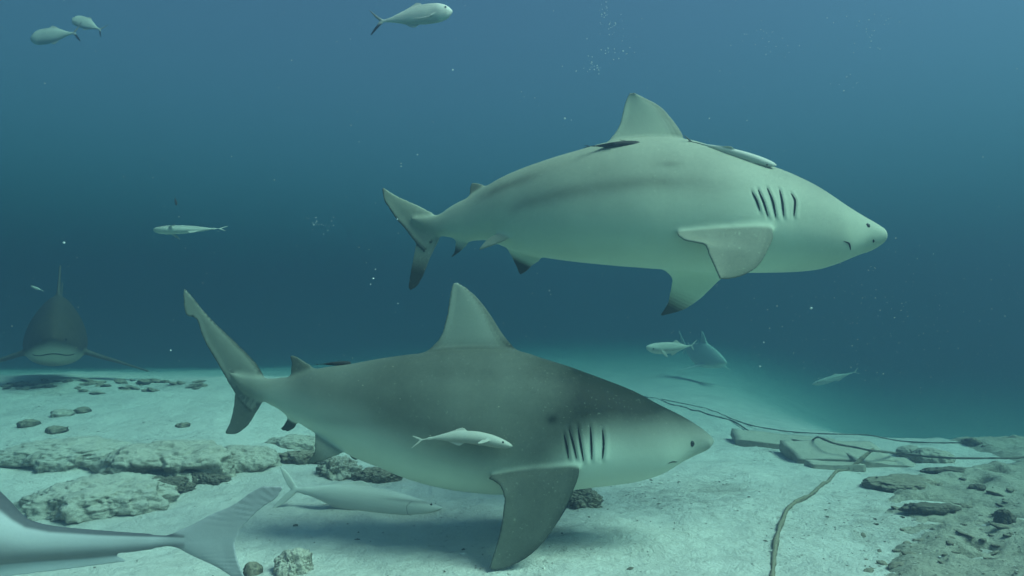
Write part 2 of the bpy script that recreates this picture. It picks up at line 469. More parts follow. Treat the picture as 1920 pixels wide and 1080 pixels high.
def px_shark(name, label, Y, top, bot, kw, off, fins, pigf, mat, voxel, cx, cyy, gills, eye, extra):
    """a shark from its side contours in photo pixels; off(px) = how far the spine bends away from the lens"""
    root = empty(name, pix(cx, cyy, Y)); tag(root, label, 'shark')
    x0, x1 = top[0][0], top[-1][0]
    t = np.linspace(0, 1, 200); xs = x0 + (x1 - x0) * np.sin(t * math.pi / 2) ** 1.0
    ty = pchip([p[0] for p in top], [p[1] for p in top], xs); by = pchip([p[0] for p in bot], [p[1] for p in bot], xs)
    C = []; U = []; Hh = []; W = []
    for x, a, b in zip(xs, ty, by):
        A = pix(x, a, Y + off(x)) - root.location; B = pix(x, b, Y + off(x)) - root.location
        C.append((A + B) / 2); h = max((A - B).length / 2, .002); Hh.append(h)
        U.append((A - B).normalized() if (A-B).length > 1e-4 else Vector((0, 0, 1)))
        W.append(h * interp2(kw, (x - x0) / (x1 - x0)))
    fr = np.array([0, .04, .10, .2, .35, .5, .65, .78, .88, .955, 1.0]); Wk = np.interp(x0 + fr * (x1 - x0), xs, W); Wk[-1] = Wk[-2] * .88
    W = [float(min(a, h * 2.1)) for a, h in zip(pchip(x0 + fr * (x1 - x0), Wk, xs), Hh)]
    B_ = Beast(); B_.trunk(C, U, Hh, W, 96, .94, pear=.10)
    def wid(px):   # half width at a station, metres
        return float(np.interp(px, xs, W))
    for (nm, L, T, oL0, oL1, oT0, oT1, th, rt) in fins:
        def conv(pts, a, b):
            n = len(pts); out = []
            for i, p in enumerate(pts):
                f = i / (n - 1); out.append(pix(p[0], p[1], Y + off(p[0]) + a + (b - a) * f ** .85) - root.location)
            return out
        B_.fin(conv(L, oL0, oL1), conv(T, oT0, oT1), th, voxel * .95, nm, root=rt,
                inward=(0, 1, .25) if nm == 'pectoral' else None)
    def pig(c, nm, u, v):
        p = c + root.location
        sc = Y / p.y
        # the skin's own map: side elevation (x, z) of the animal
        q = Vector((p.x, Y, p.z)); a, b = proj(q)
        return pigf(a, b, nm, u, v)
    body = B_.fuse('body', voxel, mat, root, 6, pig)
    o = Vector((0, 0, CAM_Z)) - root.location
    co = [v.co.copy() for v in body.data.vertices]; bvg = BVHTree.FromPolygons(co, [tuple(p.vertices) for p in body.data.polygons])
    lines = []
    for g in gills:
        L = [bvg.ray_cast(o, (pix(a[0], a[1], Y) - root.location - o).normalized())[0] for a in curve(g, np.linspace(0, 1, 24))]
        lines.append([p for p in L if p])
    gx = [p.x for L in lines for p in L]; gz = [p.z for L in lines for p in L]; nrm = [v.normal.copy() for v in body.data.vertices]
    for v, c, nn in zip(body.data.vertices, co, nrm):
        if nn.y > -.2 or not (min(gx) - .06 < c.x < max(gx) + .06 and min(gz) - .05 < c.z < max(gz) + .05): continue
        d = 0
        for L in lines:
            q = min(L, key=lambda p: abs(p.z - c.z)); ez = max(0, abs(q.z - c.z) - .004); fade = math.exp(-(ez / .014) ** 2)
            dx = c.x - q.x
            d += fade * (.0032 * math.exp(-((dx + .0 - .016) / .012) ** 2) - .0034 * math.exp(-((dx + .003) / .008) ** 2))
        v.co = c + nn * d
    body.data.update()
    for g in gills: seam(body, root, g, .0052 * Y / 3.6, M_DARK, 'gill_slit', Y, -.0005)
    me = body.data
    bv = BVHTree.FromPolygons([v.co for v in me.vertices], [tuple(p.vertices) for p in me.polygons])
    o = Vector((0, 0, CAM_Z)) - root.location
    d = (pix(eye[0], eye[1], Y) - root.location - o).normalized(); hit, nrm, _, _ = bv.ray_cast(o, d)
    if hit:
        ball('eye', hit - nrm * .006, .015, M_EYE, root, (1, .8, 1.15))
    for nm, pts, r in extra: seam(body, root, pts, r, M_DARK, nm, Y)
    return root, body

# ------------------------------------------------------------------ lower shark
YL = 3.6
low_top = [(424, 693), (445, 701), (462, 705), (485, 707), (510, 708), (542, 706), (570, 698), (594, 691), (653, 683), (720, 671), (789, 662), (850, 655), (920, 653), (981, 660),
           (1018, 672), (1070, 688), (1100, 699), (1138, 713), (1188, 733), (1233, 757), (1277, 779), (1307, 797), (1327, 812), (1336, 821), (1339, 826.5)]
low_bot = [(424, 697), (445, 722), (462, 738), (485, 748), (500, 756), (516, 763), (540, 780), (560, 792), (587, 808), (625, 833), (668, 857), (720, 877), (748, 889), (811, 908), (874, 919), (940, 924), (1000, 923),
           (1060, 917), (1108, 911), (1138, 908), (1188, 901), (1233, 888), (1255, 877), (1274, 866), (1294, 856), (1316, 845), (1333, 833), (1339, 827.5)]
low_k = [(0, .25), (.04, .42), (.09, .50), (.2, .66), (.45, .80), (.65, .86), (.8, .92), (.9, 1.08), (.96, 1.22), (1, 1.3)]
low_off = lambda x: .10 * s1(800, 450, x)
low_fins = [
    # name, leading edge, trailing edge, depth offsets (L root, L tip, T root, T tip), thickness, root depth
    ('dorsal', [(985, 664), (959, 646), (941, 624), (922, 594), (900, 564), (874, 539), (856, 528.5)],
     [(787, 664), (822, 637), (837, 594), (843, 557), (847, 536), (852, 529)], 0, 0, 0, 0, .030, .06),
    ('second_dorsal', [(596, 692), (580, 683), (566, 675), (555, 668), (545, 666)], [(541, 707), (545, 695), (547, 682), (544, 668)], 0, 0, 0, 0, .012, .02),
    ('caudal', [(510, 712), (500, 708), (479, 680), (442, 642), (390, 592), (362, 558), (347, 541)],
     [(470, 770), (452, 752), (436, 730), (413, 690), (380, 632), (366, 596), (349, 591), (344, 560), (344, 542)], 0, .08, 0, .08, .020, .02),
    ('caudal_low', [(505, 742), (494, 755), (483, 769), (468, 794), (455, 806), (442, 814), (426, 814)], [(446, 725), (441, 738), (439, 757), (432, 790), (422, 812)], 0, .02, .02, .03, .011, 0),
    ('anal', [(563, 790), (556, 798), (548, 805), (539, 809), (528, 806)], [(533, 776), (537, 784), (533, 796), (526, 803)], 0, 0, 0, 0, .010, .03),
    ('pelvic', [(660, 846), (645, 850), (625, 856), (600, 866), (577, 871)], [(585, 804), (590, 822), (590, 845), (576, 868)], -.08, -.17, -.07, -.16, .012, .03),
    ('pelvic_far', [(690, 855), (680, 859), (672, 861), (664, 860)], [(655, 845), (655, 852), (659, 857), (662, 859)], .08, .15, .08, .15, .010, .03),
    ('pectoral', [(1076, 856), (1089, 872), (1084, 897), (1072, 926), (1057, 957), (1038, 991), (1016, 1020), (990, 1044), (966, 1058), (947, 1066), (926, 1069)],
     [(914, 896), (926, 902), (939, 914), (945, 936), (943, 964), (935, 1008), (924, 1044), (918, 1066)], -.245, -.42, -.285, -.45, .022, .15),
    ('pectoral_far', [(1085, 890), (1070, 935), (1045, 980), (1010, 1015), (975, 1030)], [(950, 900), (965, 925), (975, 960), (972, 1024)], .24, .55, .27, .55, .028, .10),
]
low_line = [(380, 640), (440, 700), (480, 735), (540, 748), (600, 762), (700, 786), (800, 826), (900, 858), (1000, 872), (1050, 850), (1100, 818), (1150, 812), (1240, 815), (1300, 822), (1340, 830)]
def low_pig(a, b, nm, u, v):
    if nm is None:
        y0 = interp2(low_line, a); p = float(sst(60, -50, b - y0)) * .85
        # backlit shade on the head crown and nape, put into the pigment
        head = s1(940, 1160, a) * s1(5, -75, b - (interp2(low_line, a) - 6))
        p = p + .24 * head
        p -= .07 * math.exp(-((a - 900) / 170) ** 2) * s1(690, 720, b)       # greener mid flank
        p -= .30 * math.exp(-((a - 1100) / 45) ** 2 - ((b - 832) / 30) ** 2)  # light on the gill area put into the pigment
        p += .12 * math.exp(-((a - 1029) / 9) ** 2 - ((b - 773) / 8) ** 2)  # old bite scar
        p -= .10 * s1(760, 650, a)
        p += .16 * math.exp(-((a - 650) / 80) ** 2 - ((b - 785) / 12) ** 2)
        p += (.66 - p) * s1(505, 455, a)
        return max(.0, p)
    if nm == 'dorsal': return .50 + .34 * s1(.22, .0, v) + .28 * s1(.34, .0, u) + .12 * s1(.9, 1, v)  # pale middle: light on the flat fin put into the pigment
    if nm == 'caudal': return .66 + .3 * s1(.12, 0, v) + .2 * s1(.9, 1, v)
    if nm == 'caudal_low': return .80
    if nm == 'second_dorsal': return .85
    if nm == 'anal': return .9
    if nm.startswith('pelvic'): return .62 + .3 * s1(.3, .9, u)
    return .88 + .06 * s1(.2, 0, v)
low_gills = [[(1058, 815), (1063, 836), (1066, 859)], [(1067, 804), (1074, 828), (1081, 859)], [(1084, 801), (1089, 832), (1094, 864)],
             [(1107, 800), (1109, 830), (1110, 862)], [(1130, 806), (1132, 832), (1130, 860)]]
shark_low, shark_low_body = px_shark('bull_shark', 'dark olive shark with a tall pale dorsal fin gliding just above the sand', YL, low_top, low_bot, low_k, low_off,
    low_fins, low_pig, M_SHARK_LOW, .0065, 880, 790, low_gills, (1298, 832), [('mouth', [(1270, 866), (1262, 866), (1252, 869)], .003)])

# ------------------------------------------------------------------ upper shark
YU = 4.1
up_top = [(768, 407), (790, 406), (806, 405), (820, 402), (832, 396), (849, 385), (877, 370), (915, 347), (958, 325), (1033, 298), (1092, 281), (1133, 270), (1190, 262), (1240, 260), (1280, 264), (1350, 285),
          (1400, 302), (1452, 319), (1513, 346), (1570, 381), (1613, 406), (1638, 422), (1648.5, 434), (1651, 444)]
up_bot = [(768, 411), (790, 426), (806, 436), (827, 443), (841, 445), (881, 452), (907, 450), (934, 458), (975, 474), (1017, 482), (1075, 490), (1158, 498), (1238, 504), (1330, 510), (1418, 511), (1483, 510),
          (1530, 506), (1560, 498), (1588, 487), (1610, 478), (1628, 472), (1641, 464), (1648.5, 455), (1651, 446)]
up_k = [(0, .22), (.04, .40), (.10, .52), (.25, .68), (.5, .82), (.7, .90), (.85, 1.0), (.94, 1.1), (1, 1.2)]
up_off = lambda x: .34 * s1(1150, 720, x) ** 1.3 - .06 * s1(1450, 1650, x)
up_fins = [
    ('dorsal', [(1282, 258), (1277, 248), (1258, 221), (1238, 200), (1208, 183), (1188, 173.5)],
     [(1128, 272), (1152, 250), (1163, 229), (1169, 204), (1174, 188), (1181, 174.5)], 0, -.02, 0, 0, .030, .08),
    ('second_dorsal', [(918, 349), (910, 347), (897, 344), (886, 343)], [(876, 372), (880, 362), (882, 352), (884, 345)], 0, .03, 0, .03, .012, .03),
    ('caudal', [(834, 405), (821, 403), (806, 397), (785, 386), (743, 367), (727, 357), (718, 351)],
     [(795, 470), (779, 455), (760, 430), (743, 411), (728, 388), (720, 375), (717, 357)], 0, .06, 0, .06, .018, .02),
    ('caudal_low', [(836, 430), (827, 444), (819, 458), (806, 485), (792, 519), (780, 538), (770, 544)], [(792, 430), (782, 446), (778, 470), (770, 511), (766, 540)], 0, .01, .02, .02, .010, 0),
    ('anal', [(885, 450), (872, 463), (860, 474), (846, 483)], [(846, 444), (854, 456), (853, 470), (846, 482)], 0, 0, 0, 0, .010, .03),
    ('pelvic', [(985, 438), (960, 446), (935, 456), (900, 469)], [(935, 436), (922, 443), (909, 454), (898, 467)], -.10, -.15, -.10, -.15, .012, .04),
    ('pelvic_far', [(1022, 480), (1010, 490), (998, 498), (988, 508), (977, 515)], [(930, 453), (951, 468), (964, 490), (974, 513)], .05, .12, .05, .12, .012, .03),
    ('pectoral', [(1432, 402), (1449, 420), (1450, 443), (1440, 468), (1427, 492), (1407, 510), (1380, 521), (1354, 525)],
     [(1266, 437), (1282, 450), (1304, 454), (1321, 458), (1329, 477), (1340, 501), (1350, 522)], -.275, -.46, -.315, -.49, .020, .15),
    ('pectoral_far', [(1405, 492), (1375, 505), (1350, 524), (1309, 563), (1278, 582), (1241, 592)], [(1225, 498), (1248, 508), (1260, 528), (1252, 568), (1239, 589)], .18, .62, .20, .62, .026, .08),
]
up_line = [(720, 400), (800, 420), (900, 445), (1000, 452), (1100, 455), (1300, 458), (1400, 430), (1500, 440), (1650, 450)]
def up_pig(a, b, nm, u, v):
    if nm is None:
        y0 = interp2(up_line, a); p = .02 + .60 * float(sst(75, -150, b - y0)) + .22 * s1(1360, 1560, a)
        # faint darker lateral bands that follow the muscle folds of the tail
        b1 = interp2([(880, 372), (950, 348), (1020, 330)], a); p += .20 * s1(880, 930, a) * s1(1040, 960, a) * math.exp(-((b - b1) / 9) ** 2)
        b2 = interp2([(930, 410), (980, 388), (1060, 374), (1200, 362), (1400, 372)], a)
        p += .20 * s1(930, 980, a) * s1(1400, 1150, a) * math.exp(-((b - b2) / 13) ** 2)
        p += .12 * math.exp(-((a - 1235) / 22) ** 2 - ((b - 330) / 6) ** 2)
        p += .16 * s1(960, 830, a) * .6
        p += (.62 - p) * s1(850, 790, a)
        return max(0, p)
    if nm == 'dorsal': return .42 + .34 * s1(.24, 0, v) + .3 * s1(.93, 1, u)
    if nm == 'caudal': return .64 + .35 * s1(.85, 1, v) + .2 * s1(.9, 1, u)
    if nm == 'caudal_low': return .66 + .5 * s1(.35, .9, u)
    if nm == 'second_dorsal': return .8
    if nm == 'anal': return .45 + .7 * s1(.25, .75, u)
    if nm == 'pelvic': return .62
    if nm == 'pelvic_far': return .15 + 1.1 * s1(.35, .75, u)
    if nm == 'pectoral': return .72 + .09 * s1(.16, 0, v) + .10 * u
    return .02 + 1.1 * s1(.55, .9, u)
up_gills = [[(1410, 360), (1419, 377), (1425, 395)], [(1422, 356), (1432, 380), (1440, 405)], [(1439, 353), (1449, 378), (1455, 407)],
            [(1462, 356), (1467, 380), (1470, 406)], [(1484, 363), (1491, 378), (1489, 405)]]
shark_up, shark_up_body = px_shark('bull_shark', 'pale grey green shark swimming in mid water with a remora lying along its nape', YU, up_top, up_bot, up_k, up_off,
    up_fins, up_pig, M_SHARK_UP, .0068, 1200, 390, up_gills, (1628, 423), [('mouth', [(1582, 452), (1592, 457), (1595, 469)], .0055), ('nostril', [(1637, 449), (1638, 452), (1637, 455)], .005)])

# ------------------------------------------------------------------ far sharks: same species, built in metres (snout towards +x), pectorals spread
def far_shark(label, loc, rotz, size, mat, pitch=0, roll=0):
    root = empty('bull_shark', loc); tag(root, label, 'shark')
    Yf = YL
    c0 = pix(880, 790, Yf)
    def lp(px, py): p = pix(px, py, Yf) - c0; return Vector((p.x, 0, p.z)) * (size / 2.857)
    B_ = Beast()
    x0, x1 = low_top[0][0], low_top[-1][0]
    t = np.linspace(0, 1, 90); xs = x0 + (x1 - x0) * np.sin(t * math.pi / 2)
    ty = pchip([p[0] for p in low_top], [p[1] for p in low_top], xs); by = pchip([p[0] for p in low_bot], [p[1] for p in low_bot], xs)
    C = []; U = []; Hh = []; W = []
    for x, a, b in zip(xs, ty, by):
        A, B = lp(x, a), lp(x, b); C.append((A + B) / 2); h = max(.003, (A - B).length / 2); Hh.append(h); U.append(Vector((0, 0, 1)))
        W.append(h * interp2(low_k, (x - x0) / (x1 - x0)) * .84)
    B_.trunk(C, U, Hh, W, 48, .95, pear=.42)
    vx = .010 * size / 2.8
    for (nm, L, T, *_r) in low_fins[:5]:
        B_.fin([lp(*p) for p in L], [lp(*p) for p in T], _r[4], vx * .95, nm, root=_r[5])
    k = size / 2.857
    for sg in (-1, 1):
        L = [(.62, .20, -.20), (.52, .38, -.27), (.40, .55, -.33), (.24, .76, -.41), (.10, .90, -.46)]
        T = [(.16, .22, -.22), (.22, .30, -.25), (.20, .50, -.32), (.12, .74, -.40), (.06, .89, -.46)]
        f = lambda P: [Vector((a, sg * b, c)) * k for a, b, c in P]
        B_.fin(f(L), f(T), .03 * k, vx * .95, 'pectoral', root=.1 * k)
    def pig(c, nm, u, v):
        if nm: return .9
        a = 880 + c.x / k * F / Yf; b = 790 - c.z / k * F / Yf
        y0 = interp2([(400, 740), (600, 762), (800, 826), (1000, 862), (1100, 874), (1200, 868), (1300, 850), (1340, 838)], a)
        return float(sst(14, -14, b - y0))
    B_.fuse('body', vx, mat, root, 5, pig)
    # mouth line under the snout and the two eyes
    mw = []
    for i in range(17):
        a = -1.15 + 2.3 * i / 16
        mw.append(lp(1258, 878) + Vector((-.30 + .30 * math.cos(a), .12 * math.sin(a), .10 - .12 * math.cos(a))) * k)
    me = root.children[0].data
    bv = BVHTree.FromPolygons([v.co for v in me.vertices], [tuple(p.vertices) for p in me.polygons])
    mw = [bv.find_nearest(p)[0] for p in mw]
    tube('mouth', mw, .007 * k, M_DARK, root)
    for sg in (-1, 1):
        h = bv.ray_cast(lp(1298, 832) + Vector((0, sg * .5, 0)), Vector((0, -sg, 0)))[0]
        if h: ball('eye', h, .014 * k, M_EYE, root)
    root.rotation_euler = Euler((roll, pitch, rotz))
    return root
far_shark('dim grey shark approaching head on at the left with fins spread', pix(107, 622, 8.8), R(-57), 3.42, M_SHARK_FAR, pitch=R(-2))
far_shark('faint shark nearly lost in the blue haze behind a small pale fish', pix(1318, 666, 14.5), R(-76), 2.0, M_GHOST, pitch=R(3))

# ------------------------------------------------------------------ fishes
def fish(name, label, cat, top, bot, kw, fins, pigf, mat, loc, size, rot, eye, voxel=None, bend=0., group=None, tip_eye=.011, lines=(), arch=0.):
    """side contours on a unit-long fish, snout at x=1, tail fork near x=0; y is up"""
    root = empty(name, loc); tag(root, label, cat, group)
    vx = (voxel or .0042) * size
    def by_(x): return bend * (1 - x) ** 2
    def lp(x, y, o=0.): return Vector((x - .5, by_(x) + o, y + arch * (1 - (2 * x - 1) ** 2))) * size
    x0, x1 = top[0][0], top[-1][0]
    t = np.linspace(0, 1, 70); xs = x0 + (x1 - x0) * np.sin(t * math.pi / 2)
    ty = pchip([p[0] for p in top], [p[1] for p in top], xs); bb = pchip([p[0] for p in bot], [p[1] for p in bot], xs)
    B_ = Beast(); C = []; U = []; Hh = []; W = []
    for x, a, b in zip(xs, ty, bb):
        A, Bq = lp(x, a), lp(x, b); C.append((A + Bq) / 2); h = max(.0012 * size, (A - Bq).length / 2); Hh.append(h); U.append(Vector((0, 0, 1)))
        W.append(max(.0045 * size, h * interp2(kw, (x - x0) / (x1 - x0))))
    B_.trunk(C, U, Hh, W, 28, 1)
    for (nm, L, T, o0, o1, th) in fins:
        f = lambda P: [lp(p[0], p[1], o0 + (o1 - o0) * i / (len(P) - 1)) for i, p in enumerate(P)]
        B_.fin(f(L), f(T), th * size, vx * .9, nm, nu=20, nv=12, root=.02 * size)
    def pig(c, nm, u, v): return pigf(c.x / size + .5, c.z / size, nm, u, v)
    body = B_.fuse('body', vx, mat, root, 4, pig)
    bv = BVHTree.FromPolygons([v.co for v in body.data.vertices], [tuple(p.vertices) for p in body.data.polygons])
    for sg in (-1, 1):
        h = bv.ray_cast(lp(eye[0], eye[1]) + Vector((0, sg * size, 0)), Vector((0, -sg, 0)))[0]
        if h: ball('eye', h, tip_eye * size, M_EYE, root, (1, .5, 1), 2)
    for nm, P, r in lines:
        for sg in (-1,):
            q = curve(P, np.linspace(0, 1, 12)); out = []
            for a in q:
                h = bv.ray_cast(lp(a[0], a[1]) + Vector((0, sg * size, 0)), Vector((0, -sg, 0)))[0]
                if h: out.append(h)
            if len(out) > 2: tube(nm, out, r * size, M_DARK, root, 6)
    root.rotation_euler = Euler(rot)
    return root

# remora: slim, flat headed, long low fins
rem_top = [(.10, .010), (.2, .016), (.35, .038), (.5, .056), (.65, .062), (.78, .056), (.9, .040), (.97, .022), (1, .006)]
rem_bot = [(.10, -.010), (.2, -.016), (.35, -.040), (.5, -.058), (.65, -.066), (.78, -.064), (.9, -.050), (.97, -.024), (1, 0)]
rem_k = [(0, .5), (.3, .75), (.7, .95), (.9, 1.2), (1, 1.6)]
rem_fins = [
    ('tail', [(.13, .006), (.09, .024), (.05, .045), (.015, .062)], [(.085, .0), (.07, .012), (.045, .030), (.008, .058)], 0, 0, .007),
    ('tail', [(.13, -.006), (.09, -.024), (.05, -.045), (.015, -.062)], [(.085, .0), (.07, -.012), (.045, -.030), (.008, -.058)], 0, 0, .007),
    ('back', [(.56, .052), (.53, .074), (.50, .088)], [(.22, .012), (.36, .046), (.47, .080)], 0, 0, .006),
    ('under', [(.54, -.055), (.51, -.076), (.48, -.090)], [(.22, -.013), (.36, -.050), (.45, -.084)], 0, 0, .006),
    ('pectoral', [(.78, -.012), (.74, -.035), (.69, -.058), (.655, -.066)], [(.74, -.002), (.70, -.018), (.665, -.045), (.650, -.062)], -.060, -.125, .006),
    ('pectoral', [(.78, -.012), (.74, -.035), (.69, -.058), (.655, -.066)], [(.74, -.002), (.70, -.018), (.665, -.045), (.650, -.062)], .060, .125, .006),
]
def rem_pig(x, z, nm, u, v):
    if nm: return .18
    return .55 * math.exp(-((z + .004) / .016) ** 2) * s1(.2, .4, x) * s1(.97, .9, x) + .30 * s1(.02, .05, z)
def dark_pig(x, z, nm, u, v): return .8
def remora(label, loc, size, rot, mat=M_REMORA, bend=.0, pig=rem_pig, group='remoras about the sharks', arch=0.):
    return fish('remora', label, 'fish', rem_top, rem_bot, rem_k, rem_fins, pig, mat, loc, size, rot, (.90, .004), None, bend, group, arch=arch)
def on_skin(px, py, root, body, lift):
    me = body.data; bv = BVHTree.FromPolygons([v.co for v in me.vertices], [tuple(p.vertices) for p in me.polygons])
    o = Vector((0, 0, CAM_Z)) - root.location; d = (pix(px, py, 3) - Vector((0, 0, CAM_Z))).normalized()
    h, n, _, _ = bv.ray_cast(o, d)
    return h + root.location + n * lift
remora('white remora swimming left alone in open water with its pectoral fins spread', pix(357, 430, 6.6), .72, (R(48), R(2), R(184)))
remora('pale remora hugging the dark shark\'s flank above its pectoral fin', on_skin(868, 828, shark_low, shark_low_body, .06), .49, (R(-14), R(3), R(4)), bend=.05, arch=.075,
       pig=lambda x, z, nm, u, v: .42 if nm else .30 + .35 * s1(.0, -.05, z - .075 * (1 - (2 * x - 1) ** 2)))
nape = remora('pale remora lying along the upper shark\'s nape with a dark tail', pix(1366, 285, YU - .17), .585, (R(50), R(17), R(-3)),
       pig=lambda x, z, nm, u, v: (.95 * s1(.28, .12, x) + .5 * s1(.01, -.03, z)) if nm is None else 1 * s1(.3, .15, x) + .2)
nape.scale = (1, .8, .8)
remora('blackish remora flat against the base of the upper shark\'s dorsal fin', pix(1148, 272, YU - .17), .35, (R(80), R(-3), 0), M_REMORA_D, pig=dark_pig)
remora('thin dark remora on the lower shark\'s back behind the second dorsal fin', pix(624, 682, YL + .06), .20, (R(70), R(-2), 0), M_REMORA_D, pig=dark_pig)
w_rem = remora('small white remora with raised fin turning away in front of the faint shark', pix(1266, 655, 8.0), .80, (R(-25), R(-4), R(200)), bend=-.22)
w_rem.scale = (1, 1, 1.5)
remora('dim slender remora slanting upward over the ropes at the right', pix(1567, 708, 11.0), .80, (R(20), R(16), R(178)))
remora('tiny pale remora beside the head of the approaching shark', pix(70, 541, 7.3), .20, (R(40), R(-18), R(165)))

# big pale fish lying low under the dark shark
bf_top = [(.06, .020), (.15, .034), (.3, .066), (.45, .078), (.6, .074), (.75, .056), (.88, .030), (.96, .012), (1, .001)]
bf_bot = [(.06, -.012), (.15, -.024), (.3, -.062), (.45, -.092), (.6, -.104), (.75, -.098), (.88, -.068), (.96, -.030), (1, -.004)]
bf_fins = [
    ('tail', [(.09, .012), (.05, .05), (.0, .10), (-.05, .13)], [(.04, .0), (.01, .03), (-.02, .07), (-.055, .125)], 0, 0, .008),
    ('tail', [(.09, -.006), (.05, -.05), (.0, -.10), (-.05, -.13)], [(.04, .0), (.01, -.03), (-.02, -.07), (-.055, -.125)], 0, 0, .008),
    ('back', [(.55, .072), (.5, .098), (.46, .108)], [(.16, .030), (.3, .068), (.42, .096)], 0, 0, .006),
    ('under', [(.48, -.088), (.44, -.112), (.40, -.122)], [(.16, -.026), (.28, -.062), (.38, -.112)], 0, 0, .006),
    ('pectoral', [(.78, -.05), (.70, -.075), (.62, -.085), (.56, -.085)], [(.76, -.03), (.69, -.045), (.62, -.062), (.555, -.080)], -.075, -.13, .006),
]
fish('cobia', 'large white fish gliding right just over the sand beneath the dark shark', 'fish', bf_top, bf_bot, [(0, .5), (.5, .62), (.85, .8), (1, 1.0)], bf_fins,
     lambda x, z, nm, u, v: (.18 + .5 * math.exp(-((z - .022) / .010) ** 2) * s1(.55, .75, x) * s1(.99, .95, x) + .25 * s1(.05, .08, z)) if nm is None else .25,
     M_WHITE, pix(682, 935, 4.2), .98, (R(-8), R(8), R(6)), (.925, .012), .004, .04, None, .008, lines=[('gill_cover', [(.80, .022), (.775, -.01), (.785, -.05), (.80, -.07)], .0012)])

# jacks: deep, silver, tail lobes dark
jk_top = [(.16, .018), (.25, .034), (.4, .085), (.55, .128), (.7, .145), (.82, .138), (.92, .105), (.975, .062), (1, .028)]
jk_bot = [(.16, -.016), (.25, -.028), (.4, -.062), (.55, -.090), (.7, -.100), (.82, -.094), (.92, -.066), (.975, -.022), (1, .012)]
jk_k = [(0, .5), (.3, .42), (.7, .46), (.9, .6), (1, .7)]
jk_fins = [
    ('tail_up', [(.19, .014), (.14, .04), (.08, .095), (.02, .155)], [(.13, .002), (.10, .03), (.06, .08), (.012, .150)], 0, 0, .010),
    ('tail_low', [(.19, -.012), (.14, -.04), (.08, -.095), (.015, -.150)], [(.12, .0), (.09, -.035), (.05, -.08), (.002, -.145)], 0, 0, .010),
    ('back', [(.66, .140), (.62, .165), (.58, .172)], [(.24, .030), (.40, .090), (.54, .152)], 0, 0, .006),
    ('under', [(.60, -.092), (.56, -.118), (.52, -.126)], [(.24, -.026), (.38, -.060), (.49, -.112)], 0, 0, .006),
    ('pectoral', [(.78, -.01), (.70, -.035), (.62, -.045), (.54, -.045)], [(.76, -.035), (.70, -.055), (.62, -.060), (.535, -.050)], -.062, -.075, .006),
]
def jk_pig(x, z, nm, u, v):
    if nm == 'tail_low': return .35 + .75 * s1(.05, .4, u)
    if nm == 'tail_up': return .45 + .3 * u
    if nm: return .30
    return .14 + .22 * s1(.06, .13, z) * s1(.9, .7, x) + .22 * s1(-.02, -.09, z) * s1(.9, .78, x) - .12 * s1(.80, .86, x)
def jack(label, loc, size, rot, bend=0.):
    return fish('jack_fish', label, 'fish', jk_top, jk_bot, jk_k, jk_fins, jk_pig, M_JACK, loc, size, rot, (.925, .058), .0045, bend, 'jacks in the open water', .013)
jack('bright silver jack with a black lower tail lobe swimming right above the sharks', pix(770, 33, 5.2), .68, (0, R(-5), R(-3)), .02)
j1 = jack('hazy jack facing left, the lower one of the overlapping pair', pix(106, 68, 8.6), .74, (R(8), R(4), R(172)), .03)
j2 = jack('hazy jack with its tail sloping down, the upper one of the overlapping pair', pix(166, 48, 9.4), .56, (R(14), R(-22), R(168)), .03)
j1.scale = (1.05, 1, 1.3); j2.scale = (1.15, 1, 1.35)

